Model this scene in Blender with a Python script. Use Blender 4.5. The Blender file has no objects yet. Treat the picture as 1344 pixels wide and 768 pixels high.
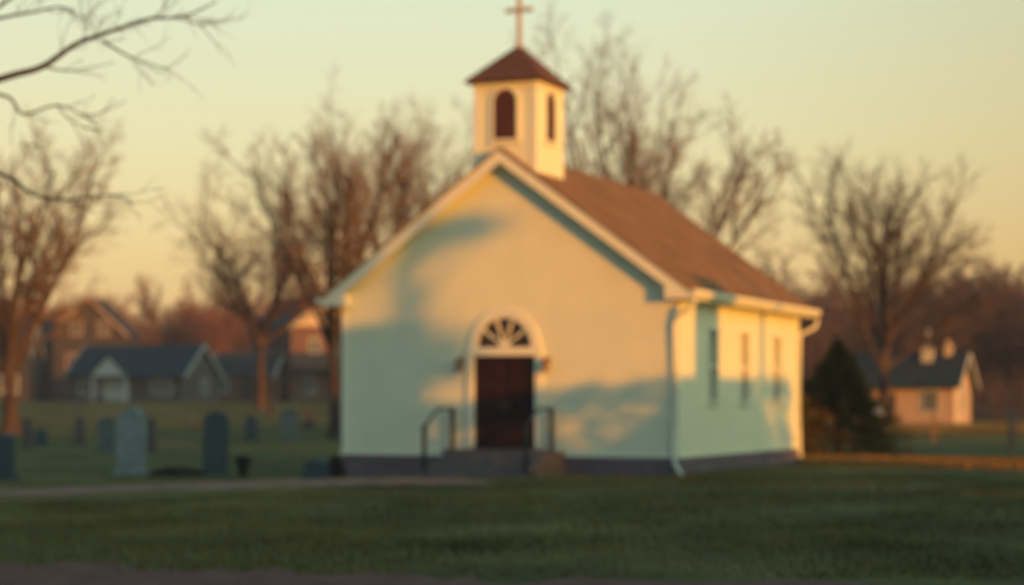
import bpy, math, random
from mathutils import Vector, Matrix
R = math.radians
sc = bpy.context.scene
COL = sc.collection

# ------------------------------------------------------------------ camera
EYE = 1.65
FPX = 2650.0                      # focal length in pixels of the 1344 px wide photograph
CX, HY = 672.0, 528.0             # centre column, horizon row
cam_d = bpy.data.cameras.new("camera")
cam = bpy.data.objects.new("camera", cam_d)
COL.objects.link(cam)
cam.location = (0, 0, EYE)
cam.rotation_euler = (R(90), 0, 0)
cam_d.sensor_width = 36
cam_d.lens = FPX / 1344 * 36
cam_d.shift_y = (HY - 384) / 1344
cam_d.clip_end = 6000
cam_d.dof.use_dof = True
cam_d.dof.focus_distance = 8.0
cam_d.dof.aperture_fstop = 1.65
sc.camera = cam

# ------------------------------------------------------------------ world + sun
SUN_EL = 5.5
SUNDIR = Vector((.617 * math.cos(R(SUN_EL)), -.787 * math.cos(R(SUN_EL)), math.sin(R(SUN_EL)))).normalized()
w = bpy.data.worlds.new("World")
sc.world = w
w.use_nodes = True
nt = w.node_tree
nt.nodes.clear()
out = nt.nodes.new("ShaderNodeOutputWorld")
add = nt.nodes.new("ShaderNodeAddShader")
b1 = nt.nodes.new("ShaderNodeBackground")
b2 = nt.nodes.new("ShaderNodeBackground")
sky = nt.nodes.new("ShaderNodeTexSky")
sky.sky_type = 'NISHITA'
sky.sun_disc = False
sky.sun_elevation = R(SUN_EL)
sky.sun_rotation = math.atan2(SUNDIR.x, SUNDIR.y)
sky.dust_density = 3
nt.links.new(sky.outputs[0], b1.inputs[0])
b1.inputs[1].default_value = 0.05
tc = nt.nodes.new("ShaderNodeTexCoord")
sx = nt.nodes.new("ShaderNodeSeparateXYZ")
rp = nt.nodes.new("ShaderNodeValToRGB")
nt.links.new(tc.outputs["Generated"], sx.inputs[0])
nt.links.new(sx.outputs[2], rp.inputs[0])
stops = [(0.0, (.78, .44, .17)), (.03, (.82, .50, .20)), (.075, (.86, .62, .27)), (.125, (.80, .71, .38)),
         (.20, (.71, .76, .51)), (.30, (.24, .48, .50)), (1.0, (.09, .31, .50))]
cr = rp.color_ramp
cr.elements[0].position = 0; cr.elements[0].color = (*stops[0][1], 1)
cr.elements[1].position = 1; cr.elements[1].color = (*stops[-1][1], 1)
for p, c in stops[1:-1]:
    e = cr.elements.new(p); e.color = (*c, 1)
# the half of the sky behind the camera is dimmer, save for the afterglow round the low sun
mr = nt.nodes.new("ShaderNodeMapRange")
mr.inputs[1].default_value = -.5; mr.inputs[2].default_value = .6
mr.inputs[3].default_value = 0; mr.inputs[4].default_value = 1.0
nt.links.new(sx.outputs[1], mr.inputs[0])
rear = nt.nodes.new("ShaderNodeMix"); rear.data_type = 'RGBA'
rear.inputs[6].default_value = (.25, .35, .58, 1); rear.inputs[7].default_value = (1, 1, 1, 1)
nt.links.new(mr.outputs[0], rear.inputs[0])
sc1 = nt.nodes.new("ShaderNodeVectorMath"); sc1.operation = 'MULTIPLY'
# a little dimmer and warmer toward the east
mrx = nt.nodes.new("ShaderNodeMapRange"); mrx.interpolation_type = 'SMOOTHSTEP'
mrx.inputs[1].default_value = .02; mrx.inputs[2].default_value = .36
nt.links.new(sx.outputs[0], mrx.inputs[0])
mxc = nt.nodes.new("ShaderNodeMix"); mxc.data_type = 'RGBA'
mxc.inputs[6].default_value = (1, 1, 1, 1); mxc.inputs[7].default_value = (.80, .72, .60, 1)
nt.links.new(mrx.outputs[0], mxc.inputs[0])
mul = nt.nodes.new("ShaderNodeVectorMath"); mul.operation = 'MULTIPLY'
nt.links.new(rp.outputs[0], mul.inputs[0]); nt.links.new(mxc.outputs[2], mul.inputs[1])
nt.links.new(mul.outputs[0], sc1.inputs[0]); nt.links.new(rear.outputs[2], sc1.inputs[1])
dt = nt.nodes.new("ShaderNodeVectorMath"); dt.operation = 'DOT_PRODUCT'
dt.inputs[1].default_value = Vector((.74, -.60, .30)).normalized()
nt.links.new(tc.outputs["Generated"], dt.inputs[0])
mx0 = nt.nodes.new("ShaderNodeMath"); mx0.operation = 'MAXIMUM'; mx0.inputs[1].default_value = 0
nt.links.new(dt.outputs["Value"], mx0.inputs[0])
pw0 = nt.nodes.new("ShaderNodeMath"); pw0.operation = 'POWER'; pw0.inputs[1].default_value = 4
nt.links.new(mx0.outputs[0], pw0.inputs[0])
gl = nt.nodes.new("ShaderNodeVectorMath"); gl.operation = 'SCALE'
gl.inputs[0].default_value = (1.0, 1.35, 1.0)
nt.links.new(pw0.outputs[0], gl.inputs["Scale"])
sm = nt.nodes.new("ShaderNodeVectorMath"); sm.operation = 'ADD'
nt.links.new(sc1.outputs[0], sm.inputs[0]); nt.links.new(gl.outputs[0], sm.inputs[1])
nt.links.new(sm.outputs[0], b2.inputs[0])
b2.inputs[1].default_value = 0.85
nt.links.new(b1.outputs[0], add.inputs[0])
nt.links.new(b2.outputs[0], add.inputs[1])
nt.links.new(add.outputs[0], out.inputs[0])

sun_d = bpy.data.lights.new("sun", 'SUN')
sun_d.energy = 5.0
sun_d.color = (1.0, .32, .0)
sun_d.angle = R(0.55)
sun = bpy.data.objects.new("sun", sun_d)
COL.objects.link(sun)
sun.rotation_euler = SUNDIR.to_track_quat('Z', 'Y').to_euler()
sun.location = (40, -40, 30)

sc.view_settings.view_transform = 'Standard'
sc.view_settings.look = 'None'
sc.view_settings.exposure = .14
sc.view_settings.gamma = 1
sc.view_settings.use_curve_mapping = False
sc.cycles.use_denoising = True
sc.cycles.max_bounces = 5
sc.cycles.volume_bounces = 0
HAZE = .00042
sc.render.film_transparent = False

# ------------------------------------------------------------------ materials
def mat(name, col, rough=.8, var=.15, scale=3.0, bump=0.0, bscale=None, metal=0.0, spec=.3, col2=None, detail=6):
    m = bpy.data.materials.new(name)
    m.use_nodes = True
    n = m.node_tree
    b = n.nodes["Principled BSDF"]
    b.inputs["Roughness"].default_value = rough
    b.inputs["Metallic"].default_value = metal
    b.inputs["Specular IOR Level"].default_value = spec
    t = n.nodes.new("ShaderNodeTexCoord")
    nz = n.nodes.new("ShaderNodeTexNoise")
    nz.inputs["Scale"].default_value = scale
    nz.inputs["Detail"].default_value = detail
    nz.inputs["Roughness"].default_value = .6
    n.links.new(t.outputs["Object"], nz.inputs["Vector"])
    r = n.nodes.new("ShaderNodeValToRGB")
    c2 = col2 or tuple(min(1, c * (1 + var)) for c in col)
    c1 = tuple(c * (1 - var) for c in col) if not col2 else col
    r.color_ramp.elements[0].position = .32; r.color_ramp.elements[0].color = (*c1, 1)
    r.color_ramp.elements[1].position = .68; r.color_ramp.elements[1].color = (*c2, 1)
    n.links.new(nz.outputs[0], r.inputs[0])
    n.links.new(r.outputs[0], b.inputs["Base Color"])
    if bump:
        bp = n.nodes.new("ShaderNodeBump")
        bp.inputs["Strength"].default_value = bump
        bp.inputs["Distance"].default_value = .05
        nb = n.nodes.new("ShaderNodeTexNoise")
        nb.inputs["Scale"].default_value = bscale or scale * 4
        nb.inputs["Detail"].default_value = 4
        n.links.new(t.outputs["Object"], nb.inputs["Vector"])
        n.links.new(nb.outputs[0], bp.inputs["Height"])
        n.links.new(bp.outputs[0], b.inputs["Normal"])
    return m

def glass(name, col):
    m = mat(name, col, .08, .1, 2, spec=.8)
    return m

def brick(name, c1, c2, mortar, sc_=1.0):
    m = bpy.data.materials.new(name); m.use_nodes = True
    n = m.node_tree; b = n.nodes["Principled BSDF"]
    b.inputs["Roughness"].default_value = .9
    b.inputs["Specular IOR Level"].default_value = .15
    t = n.nodes.new("ShaderNodeTexCoord")
    sp = n.nodes.new("ShaderNodeSeparateXYZ"); n.links.new(t.outputs["Object"], sp.inputs[0])
    ad = n.nodes.new("ShaderNodeMath"); ad.operation = 'ADD'
    n.links.new(sp.outputs[0], ad.inputs[0]); n.links.new(sp.outputs[1], ad.inputs[1])
    cb = n.nodes.new("ShaderNodeCombineXYZ")
    n.links.new(ad.outputs[0], cb.inputs[0]); n.links.new(sp.outputs[2], cb.inputs[1])
    bt = n.nodes.new("ShaderNodeTexBrick")
    bt.inputs["Scale"].default_value = sc_
    bt.inputs["Brick Width"].default_value = .4 if sc_ == 1.0 else .24
    bt.inputs["Row Height"].default_value = .2 if sc_ == 1.0 else .08
    bt.inputs["Mortar Size"].default_value = .012
    bt.inputs["Color1"].default_value = (*c1, 1); bt.inputs["Color2"].default_value = (*c2, 1)
    bt.inputs["Mortar"].default_value = (*mortar, 1)
    n.links.new(cb.outputs[0], bt.inputs["Vector"])
    n.links.new(bt.outputs[0], b.inputs["Base Color"])
    return m

def shingle(name, c, var=.25):
    m = mat(name, c, .95, var, 1.2, .4, 14, spec=.1)
    n = m.node_tree; b = n.nodes["Principled BSDF"]
    src = b.inputs["Base Color"].links[0].from_socket
    t = [x for x in n.nodes if x.type == 'TEX_COORD'][0]
    wv = n.nodes.new("ShaderNodeTexWave"); wv.bands_direction = 'Z'; wv.wave_profile = 'SAW'
    wv.inputs["Scale"].default_value = 1.9; wv.inputs["Distortion"].default_value = .25
    wv.inputs["Detail"].default_value = 1
    n.links.new(t.outputs["Object"], wv.inputs["Vector"])
    mx = n.nodes.new("ShaderNodeMix"); mx.data_type = 'RGBA'; mx.blend_type = 'MULTIPLY'
    mx.inputs[0].default_value = .22
    n.links.new(src, mx.inputs[6]); n.links.new(wv.outputs[0], mx.inputs[7])
    n.links.new(mx.outputs[2], b.inputs["Base Color"])
    return m

M = {}
M['siding'] = mat('siding_paint', (.74, .77, .57), .55, .04, 1.3, .05, 30)
M['trim'] = mat('trim_paint', (.78, .79, .62), .5, .05, 2, .05, 20)
M['roof'] = shingle('brown_shingle', (.245, .132, .062))
M['tower_roof'] = shingle('dark_brown_shingle', (.13, .065, .045))
M['foundation'] = brick('painted_block', (.15, .11, .13), (.19, .145, .165), (.10, .08, .09))
M['louver'] = mat('louver_paint', (.085, .03, .025), .7, .2, 4)
M['door'] = mat('door_wood', (.026, .009, .008), .55, .35, 3, .1, 20, spec=.25)
M['pane_dark'] = glass('dark_pane', (.03, .015, .018))
M['pane_grey'] = glass('grey_pane', (.12, .13, .12))
M['iron'] = mat('black_iron', (.04, .042, .045), .5, .2, 6, metal=.3)
M['brass'] = mat('aged_brass', (.20, .10, .045), .45, .2, 8, metal=.5)
M['lampglass'] = mat('lamp_glass', (.35, .28, .2), .2, .1, 5, spec=.6)
M['concrete'] = mat('dark_concrete', (.17, .14, .14), .9, .25, 5, .2, 25)
M['stepbrick'] = brick('step_brick', (.20, .11, .08), (.25, .14, .10), (.12, .10, .09), 1.01)
M['cross'] = mat('weathered_cross_paint', (.42, .33, .22), .6, .15, 5)
M['bark'] = mat('bark', (.075, .05, .037), .95, .35, 6, .5, 30, spec=.1)
M['bark_dark'] = mat('dark_bark', (.055, .042, .036), .95, .3, 6, .5, 30, spec=.1)
M['twig'] = mat('twig', (.17, .11, .075), .95, .3, .6, spec=.08)
M['twig_red'] = mat('red_twig', (.17, .075, .045), .95, .3, .4, spec=.08)
M['twig_dark'] = mat('dark_twig', (.09, .06, .048), .95, .3, .4, spec=.08)
M['twig_wood'] = mat('wood_twig', (.10, .068, .07), .95, .3, .1, spec=.05)
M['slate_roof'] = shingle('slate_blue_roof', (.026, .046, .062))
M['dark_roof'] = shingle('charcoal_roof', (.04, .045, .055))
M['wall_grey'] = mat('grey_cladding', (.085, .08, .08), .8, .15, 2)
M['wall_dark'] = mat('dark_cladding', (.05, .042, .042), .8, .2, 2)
M['wall_tan'] = mat('tan_cladding', (.45, .33, .24), .8, .1, 2)
M['wall_cream'] = mat('cream_cladding', (.62, .52, .40), .8, .1, 2)
M['wall_brick'] = brick('red_brick', (.13, .065, .05), (.17, .085, .065), (.11, .09, .085), 1.02)
M['white'] = mat('white_paint', (.48, .50, .48), .6, .08, 3)
M['pane_far'] = glass('far_pane', (.05, .07, .075))
M['pale_stone'] = mat('pale_marble', (.20, .25, .26), .8, .25, 5, .3, 30)
M['dark_stone'] = mat('dark_granite', (.045, .06, .075), .6, .3, 9, .1, 40)
M['grey_stone'] = mat('lichened_stone', (.11, .13, .13), .9, .35, 7, .3, 30)
M['brown_stone'] = mat('brown_stone', (.10, .08, .075), .9, .3, 7, .3, 30)
M['pot'] = mat('black_planter', (.018, .017, .018), .5, .2, 6)
M['pink'] = mat('pink_petal', (.42, .13, .12), .7, .2, 20)
M['stem'] = mat('stem_green', (.05, .08, .03), .8, .2, 20)
M['gravel'] = mat('gravel', (.13, .058, .045), .95, .2, 3, .6, 60, col2=(.22, .11, .085), spec=.1)
M['path'] = mat('worn_path', (.19, .105, .072), .95, .2, 1.5, .3, 40, col2=(.31, .18, .12), spec=.1)
M['dirt'] = mat('bare_soil', (.05, .035, .03), .95, .3, 3, spec=.1)
M['needles'] = mat('conifer_needles', (.07, .06, .022), .9, .4, 2.5, spec=.1, col2=(.20, .13, .04))
M['hedge'] = mat('hedge_leaves', (.04, .05, .025), .9, .4, 1.5, spec=.1)
M['post_wood'] = mat('post_wood', (.19, .12, .08), .9, .25, 6, .3, 30)
M['car'] = mat('white_car_paint', (.6, .64, .66), .3, .03, 3, spec=.6)
M['tyre'] = mat('tyre_rubber', (.02, .02, .02), .8, .1, 8)

M['sun_streak'] = mat('sun_streak_blade', (.22, .14, .05), .9, .3, .8, spec=.05)  # brighter blade colour that puts a sun streak into the grass
def ground_material():
    m = bpy.data.materials.new('lawn'); m.use_nodes = True
    n = m.node_tree; b = n.nodes["Principled BSDF"]
    b.inputs["Roughness"].default_value = 1.0
    b.inputs["Specular IOR Level"].default_value = .05
    t = n.nodes.new("ShaderNodeTexCoord")
    def noise(s, d=5):
        x = n.nodes.new("ShaderNodeTexNoise"); x.inputs["Scale"].default_value = s
        x.inputs["Detail"].default_value = d; x.inputs["Roughness"].default_value = .65
        n.links.new(t.outputs["Object"], x.inputs["Vector"]); return x
    a = noise(.28); c = noise(2.6, 8)
    r = n.nodes.new("ShaderNodeValToRGB")
    r.color_ramp.elements[0].position = .40; r.color_ramp.elements[0].color = (.080, .072, .030, 1)
    r.color_ramp.elements[1].position = .62; r.color_ramp.elements[1].color = (.20, .155, .058, 1)
    e = r.color_ramp.elements.new(.52); e.color = (.125, .115, .042, 1)
    mx = n.nodes.new("ShaderNodeMix"); mx.data_type = 'FLOAT'; mx.inputs[0].default_value = .28
    n.links.new(a.outputs[0], mx.inputs[2]); n.links.new(c.outputs[0], mx.inputs[3])
    n.links.new(mx.outputs[0], r.inputs[0])
    n.links.new(r.outputs[0], b.inputs["Base Color"])
    bp = n.nodes.new("ShaderNodeBump"); bp.inputs["Strength"].default_value = .8; bp.inputs["Distance"].default_value = .08
    f = noise(9, 4); n.links.new(f.outputs[0], bp.inputs["Height"]); n.links.new(bp.outputs[0], b.inputs["Normal"])
    return m
M['lawn'] = ground_material()
M['blade'] = mat('grass_blade', (.08, .08, .030), .9, .3, .35, spec=.05, col2=(.22, .17, .068))

# ------------------------------------------------------------------ mesh helpers
class MB:
    def __init__(s): s.v = []; s.f = []
    def poly(s, pts):
        k = len(s.v); s.v += [tuple(p) for p in pts]; s.f.append(tuple(range(k, k + len(pts))))
        return s
    def box(s, x0, x1, y0, y1, z0, z1):
        k = len(s.v)
        s.v += [(x0, y0, z0), (x1, y0, z0), (x1, y1, z0), (x0, y1, z0), (x0, y0, z1), (x1, y0, z1), (x1, y1, z1), (x0, y1, z1)]
        s.f += [tuple(k + i for i in q) for q in ((0, 3, 2, 1), (4, 5, 6, 7), (0, 1, 5, 4), (1, 2, 6, 5), (2, 3, 7, 6), (3, 0, 4, 7))]
        return s
    def prism(s, pts, ext):
        """polygon pts (3D, planar) extruded by vector ext"""
        k = len(s.v); n = len(pts); e = Vector(ext)
        s.v += [tuple(Vector(p)) for p in pts] + [tuple(Vector(p) + e) for p in pts]
        s.f.append(tuple(k + i for i in range(n))[::-1]); s.f.append(tuple(k + n + i for i in range(n)))
        for i in range(n):
            j = (i + 1) % n
            s.f.append((k + i, k + j, k + n + j, k + n + i))
        return s
    def tube(s, pts, rad, n=8, cap=True):
        pts = [Vector(p) for p in pts]
        if not isinstance(rad, (list, tuple)): rad = [rad] * len(pts)
        k = len(s.v)
        for i, p in enumerate(pts):
            if i == 0: d = pts[1] - p
            elif i == len(pts) - 1: d = p - pts[i - 1]
            else: d = (pts[i + 1] - p).normalized() + (p - pts[i - 1]).normalized()
            d.normalize()
            u = d.cross(Vector((0, 0, 1)))
            if u.length < .05: u = d.cross(Vector((0, 1, 0)))
            u.normalize(); v = d.cross(u)
            for a in range(n):
                t = 2 * math.pi * (a + .5) / n
                s.v.append(tuple(p + (u * math.cos(t) + v * math.sin(t)) * rad[i]))
        for i in range(len(pts) - 1):
            for a in range(n):
                c = (a + 1) % n
                s.f.append((k + i * n + a, k + i * n + c, k + (i + 1) * n + c, k + (i + 1) * n + a))
        if cap:
            s.f.append(tuple(k + a for a in range(n))); s.f.append(tuple(k + (len(pts) - 1) * n + a for a in range(n))[::-1])
        return s
    def lathe(s, prof, n=16, c=(0, 0, 0)):
        k = len(s.v)
        for r_, z in prof:
            for a in range(n):
                t = 2 * math.pi * a / n
                s.v.append((c[0] + r_ * math.cos(t), c[1] + r_ * math.sin(t), c[2] + z))
        for i in range(len(prof) - 1):
            for a in range(n):
                q = (a + 1) % n
                s.f.append((k + i * n + a, k + i * n + q, k + (i + 1) * n + q, k + (i + 1) * n + a))
        s.f.append(tuple(k + a for a in range(n))[::-1])
        s.f.append(tuple(k + (len(prof) - 1) * n + a for a in range(n)))
        return s
    def build(s, name, m, parent=None, smooth=False, bevel=0):
        me = bpy.data.meshes.new(name)
        me.from_pydata(s.v, [], s.f); me.validate(); me.update()
        me.materials.append(m)
        o = bpy.data.objects.new(name, me)
        COL.objects.link(o)
        if parent: o.parent = parent
        if smooth:
            for p in me.polygons: p.use_smooth = True
        if bevel:
            b = o.modifiers.new("bevel", 'BEVEL'); b.width = bevel; b.segments = 2; b.limit_method = 'ANGLE'
        return o

def empty(name, loc, rz=0):
    o = bpy.data.objects.new(name, None); COL.objects.link(o)
    o.location = loc; o.rotation_euler = (0, 0, rz); o.empty_display_size = .3
    return o

def tag(o, label=None, cat=None, group=None, kind=None):
    if label: o['label'] = label
    if cat: o['category'] = cat
    if group: o['group'] = group
    if kind: o['kind'] = kind
    return o

def smooth(a, b, x):
    t = max(0, min(1, (x - a) / (b - a))); return t * t * (3 - 2 * t)

def gz(x, y):
    """terrain height"""
    z = 0
    if x < 3.8: z += .016 * max(x - 3.8, -16)
    left = smooth(6, -10, x) if False else 1 - smooth(-12, 10, x)
    z += (1.95 * smooth(70, 175, y)) * left
    z += .2 * (1 - left) * smooth(80, 130, y)
    return z

def at(px, py=None, D=None):
    """world point on the ground seen at photo pixel (px, py), or in column px at depth D"""
    if D is None:
        lo, hi = 8.0, 400.0
        k = (py - HY) / FPX
        f = lambda d: (EYE - gz((px - CX) / FPX * d, d)) / d - k
        d = lo
        while d < hi and f(d) > 0: d += .25
        D = d
    X = (px - CX) / FPX * D
    return Vector((X, D, gz(X, D)))

def zat(py, D): return EYE + (HY - py) * D / FPX

# ------------------------------------------------------------------ ground, road, path
def build_ground():
    ys = [-300, -120, -60, -30, -15, -5, 0] + [4 + i * 1.5 for i in range(40)] + [66 + i * 4 for i in range(40)] + [240, 300, 400, 600, 900, 1200]
    xs = [-1200, -800, -400, -200, -120, -80, -60] + [-45 + i * 2.5 for i in range(37)] + [60, 80, 120, 200, 400, 800, 1200]
    rnd = random.Random(3)
    m = MB()
    for y in ys:
        for x in xs:
            z = gz(x, y)
            z += (.025 * math.sin(x * .9 + y * .31) + .02 * math.sin(y * .7 - x * .4)) * (1 if 20 < y < 80 else 0)
            m.v.append((x, y, z - .03))
    nx = len(xs)
    for j in range(len(ys) - 1):
        for i in range(nx - 1):
            a = j * nx + i
            m.f.append((a, a + 1, a + nx + 1, a + nx))
    o = m.build('ground', M['lawn'], smooth=True)
    tag(o, kind='structure')
build_ground()

def strip(name, left, right, m, n=60, dz=.03):
    """draped strip between two polylines of ground points"""
    def samp(pl, t):
        k = t * (len(pl) - 1); i = min(int(k), len(pl) - 2); f = k - i
        return pl[i][0] * (1 - f) + pl[i + 1][0] * f, pl[i][1] * (1 - f) + pl[i + 1][1] * f
    b = MB(); W = 6
    rn = random.Random(9)
    for i in range(n + 1):
        t = i / n
        p = samp(left, t); q = samp(right, t)
        j = (rn.random() - .5) * .12
        for k in range(W + 1):
            s = k / W + (j if k in (0, W) else 0)
            x = p[0] * (1 - s) + q[0] * s; y = p[1] * (1 - s) + q[1] * s
            b.v.append((x, y, gz(x, y) + dz + (0.02 if 0 < k < W else -.04)))
    for i in range(n):
        for k in range(W):
            a = i * (W + 1) + k
            b.f.append((a, a + 1, a + W + 2, a + W + 1))
    return tag(b.build(name, m, smooth=True), kind='structure')

def gp(px, py):
    p = at(px, py); return (p.x, p.y)
strip('gravel_road', [(-40, 21.6), gp(0, 738), gp(350, 748), gp(672, 762), (8, 17.0), (40, 12.5)],
      [(-40, 12), (-6, 12), (-3, 11), (0, 10), (8, 9), (40, 4)], M['gravel'])
strip('worn_path', [(-30, 40.5), gp(0, 645), gp(220, 636), gp(430, 630), gp(600, 628)],
      [(-30, 37.8), gp(0, 652), gp(220, 643.5), gp(430, 637.5), gp(640, 636)], M['path'])

# ------------------------------------------------------------------ church
TH = math.atan2(.3875, .922)
HW = 4.32; L = 10.78; OV = .34; EV = .43
EAVE = 4.02; SL = .73; RIDGE = 7.70          # underside level of eaves, roof slope, ridge top
FLOOR = .56; SB = .41                        # door sill, bottom of siding
church = empty('country_church', (-.173, 48.17, 0), -TH)
tag(church, 'small white clapboard church with brown roof and square bell tower', 'church')
def roof_under(x): return RIDGE - .20 - SL * abs(x)

def clap_front():
    m = MB(); row = .125; z = SB
    while z < RIDGE - .3:
        zt = z + row
        zm = z + row * .5
        xr = min(HW - .09, (RIDGE - .16 - zm) / SL)
        if xr < .05: break
        spans = [(-xr, xr)]
        hole = 0
        if FLOOR - .1 < zm < 2.98: hole = .86
        elif 2.98 <= zm < 2.98 + .80: hole = math.sqrt(max(0, .80 ** 2 - (zm - 2.98) ** 2))
        if hole > 0: spans = [(-xr, -hole), (hole, xr)]
        for a, b in spans:
            ta, tb = a, b
            if zt > EAVE - .1:
                k = max(0.01, (RIDGE - .12 - zt) / SL)
                ta = max(a, -k) if a < 0 and abs(a) == xr else a
                tb = min(b, k) if b == xr else b
            m.poly([(a, -.022, z), (b, -.022, z), (tb, -.004, zt), (ta, -.004, zt)])
            m.poly([(a, -.004, z), (b, -.004, z), (b, -.022, z), (a, -.022, z)])
        z = zt
    # solid gable backing behind the boards, split round the doorway
    m.prism([(-HW, 0, .0), (-.86, 0, .0), (-.86, 0, 3.0), (-.6, 0, 3.56), (0, 0, 3.79), (0, 0, RIDGE - .22), (-HW, 0, roof_under(HW))], (0, .12, 0))
    m.prism([(HW, 0, .0), (.86, 0, .0), (.86, 0, 3.0), (.6, 0, 3.56), (0, 0, 3.79), (0, 0, RIDGE - .22), (HW, 0, roof_under(HW))], (0, .12, 0))
    return m
WIN = [2.70, 5.42, 8.50]
def clap_side(sgn):
    m = MB(); row = .125; z = SB
    while z < EAVE + .1:
        zt = min(z + row, roof_under(HW)); zm = z + row / 2
        cuts = [.09]
        if 1.62 < zm < 3.44:
            for c in WIN: cuts += [c - .38, c + .38]
        cuts.append(L - .09)
        for i in range(0, len(cuts), 2):
            a, b = cuts[i], cuts[i + 1]
            X0, X1 = sgn * (HW + .022), sgn * (HW + .004)
            m.poly([(X0, a, z), (X0, b, z), (X1, b, zt), (X1, a, zt)])
            m.poly([(X1, a, z), (X1, b, z), (X0, b, z), (X0, a, z)])
        z = z + row
    a0 = .125
    prev = a0
    for c in WIN:
        m.box(*sorted((sgn * HW, sgn * (HW - .12))), prev, c - .38, .0, roof_under(HW))
        m.box(*sorted((sgn * HW, sgn * (HW - .12))), c - .38, c + .38, .0, 1.62)
        m.box(*sorted((sgn * HW, sgn * (HW - .12))), c - .38, c + .38, 3.44, roof_under(HW))
        prev = c + .38
    m.box(*sorted((sgn * HW, sgn * (HW - .12))), prev, L - .13, .0, roof_under(HW))
    return m
clap_front().build('front_wall', M['siding'], church)
clap_side(1).build('side_wall', M['siding'], church)
clap_side(-1).build('side_wall', M['siding'], church)
b = MB(); b.prism([(-HW, L - .12, 0), (HW, L - .12, 0), (HW, L - .12, roof_under(HW)), (0, L - .12, RIDGE - .22), (-HW, L - .12, roof_under(HW))], (0, .12, 0))
b.build('rear_wall', M['siding'], church)
# foundation
f = MB()
f.box(-HW - .05, HW + .05, -.05, L + .05, -.6, SB - .03)
f.build('foundation', M['foundation'], church)
f = MB(); f.box(-HW - .07, -1.40, -.075, -.051, SB - .045, SB + .015); f.build('water_table', M['trim'], church)
f = MB(); f.box(1.57, HW + .0505, -.075, -.051, SB - .045, SB + .015); f.build('water_table', M['trim'], church)
f = MB(); f.box(HW + .051, HW + .075, -.075, L + .07, SB - .045, SB + .015); f.build('water_table', M['trim'], church)
# corner boards
for sx_ in (-1, 1):
    c = MB()
    c.box(*sorted((sx_ * (HW + .035), sx_ * (HW - .10))), -.035, -.0045, SB - .02, EAVE + .06)
    c.box(*sorted((sx_ * (HW + .035), sx_ * (HW + .0045))), -.0045, .11, SB - .02, EAVE + .06)
    c.build('corner_board', M['trim'], church)
c = MB(); c.box(HW + .0045, HW + .035, L - .10, L + .035, SB - .02, EAVE + .06); c.build('corner_board', M['trim'], church)
# roof slabs
TIP = HW + EV
for sgn in (-1, 1):
    r_ = MB()
    z0 = RIDGE; z1 = RIDGE - SL * (TIP + .05)
    pts = [(0, -OV - .03, z0), (sgn * (TIP + .05), -OV - .03, z1), (sgn * (TIP + .05), -OV - .03, z1 - .05), (0, -OV - .03, z0 - .05)]
    r_.prism(pts, (0, L + 2 * OV + .06, 0))
    r_.build('roof', M['roof'], church)
# soffit underside slabs + fascia
def slopepiece(m, sgn, x0, x1, top, bot, y0, y1):
    pts = [(sgn * x0, y0, RIDGE - top - SL * x0), (sgn * x1, y0, RIDGE - top - SL * x1), (sgn * x1, y0, RIDGE - bot - SL * x1), (sgn * x0, y0, RIDGE - bot - SL * x0)]
    m.prism(pts, (0, y1 - y0, 0))
for sgn in (-1, 1):
    s_ = MB(); slopepiece(s_, sgn, 0, TIP, .052, .10, -OV + .03, L + OV - .03)
    s_.build('soffit', M['trim'], church)
for (y0, y1) in ((-OV, -OV + .028), (L + OV - .028, L + OV)):
    for sgn in (-1, 1):
        m = MB()
        zt = RIDGE - .053
        # rake board with a level cut foot
        lowx = TIP; foot = EAVE
        xi = (RIDGE - .36 - foot) / SL
        pts = [(0, y0, zt), (sgn * lowx, y0, zt - SL * lowx), (sgn * lowx, y0, foot), (sgn * (HW - .2), y0, foot),
               (sgn * (HW - .2), y0, RIDGE - .36 - SL * (HW - .2)), (0, y0, RIDGE - .36)]
        m.prism(pts, (0, y1 - y0, 0))
        m.build('rake_board', M['trim'], church)
for sgn in (-1, 1):
    m = MB()
    m.box(*sorted((sgn * (HW + .036), sgn * (TIP - .004))), -OV + .03, L + OV - .03, EAVE + .004, EAVE + .03)
    m.box(*sorted((sgn * (TIP - .004), sgn * (TIP + .018))), -OV + .03, L + OV - .03, EAVE, EAVE + .2)
    m.box(*sorted((sgn * (HW - .2), sgn * (TIP - .006))), -OV + .03, -.04, EAVE + .006, EAVE + .032)   # boxed return
    m.box(*sorted((sgn * (HW - .2), sgn * (HW - .175))), -OV + .03, -.04, EAVE + .034, EAVE + .3)
    m.build('eave_box', M['trim'], church)
for sgn in (-1, 1):
    g = MB()
    x0 = TIP + .02; x1 = TIP + .14; z1 = EAVE + .2; z0 = z1 - .13
    prof = [(x0, z0), (x1 - .035, z0), (x1, z0 + .06), (x1, z1), (x1 - .015, z1), (x1 - .018, z0 + .065), (x1 - .045, z0 + .015), (x0, z0 + .015)]
    g.prism([(sgn * p, -OV - .02, z) for p, z in prof], (0, L + 2 * OV + .04, 0))
    g.box(*sorted((sgn * x0, sgn * x1)), -OV - .035, -OV - .02, z0, z1)
    g.box(*sorted((sgn * x0, sgn * x1)), L + OV + .02, L + OV + .035, z0, z1)
    g.build('gutter', M['trim'], church)
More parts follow.
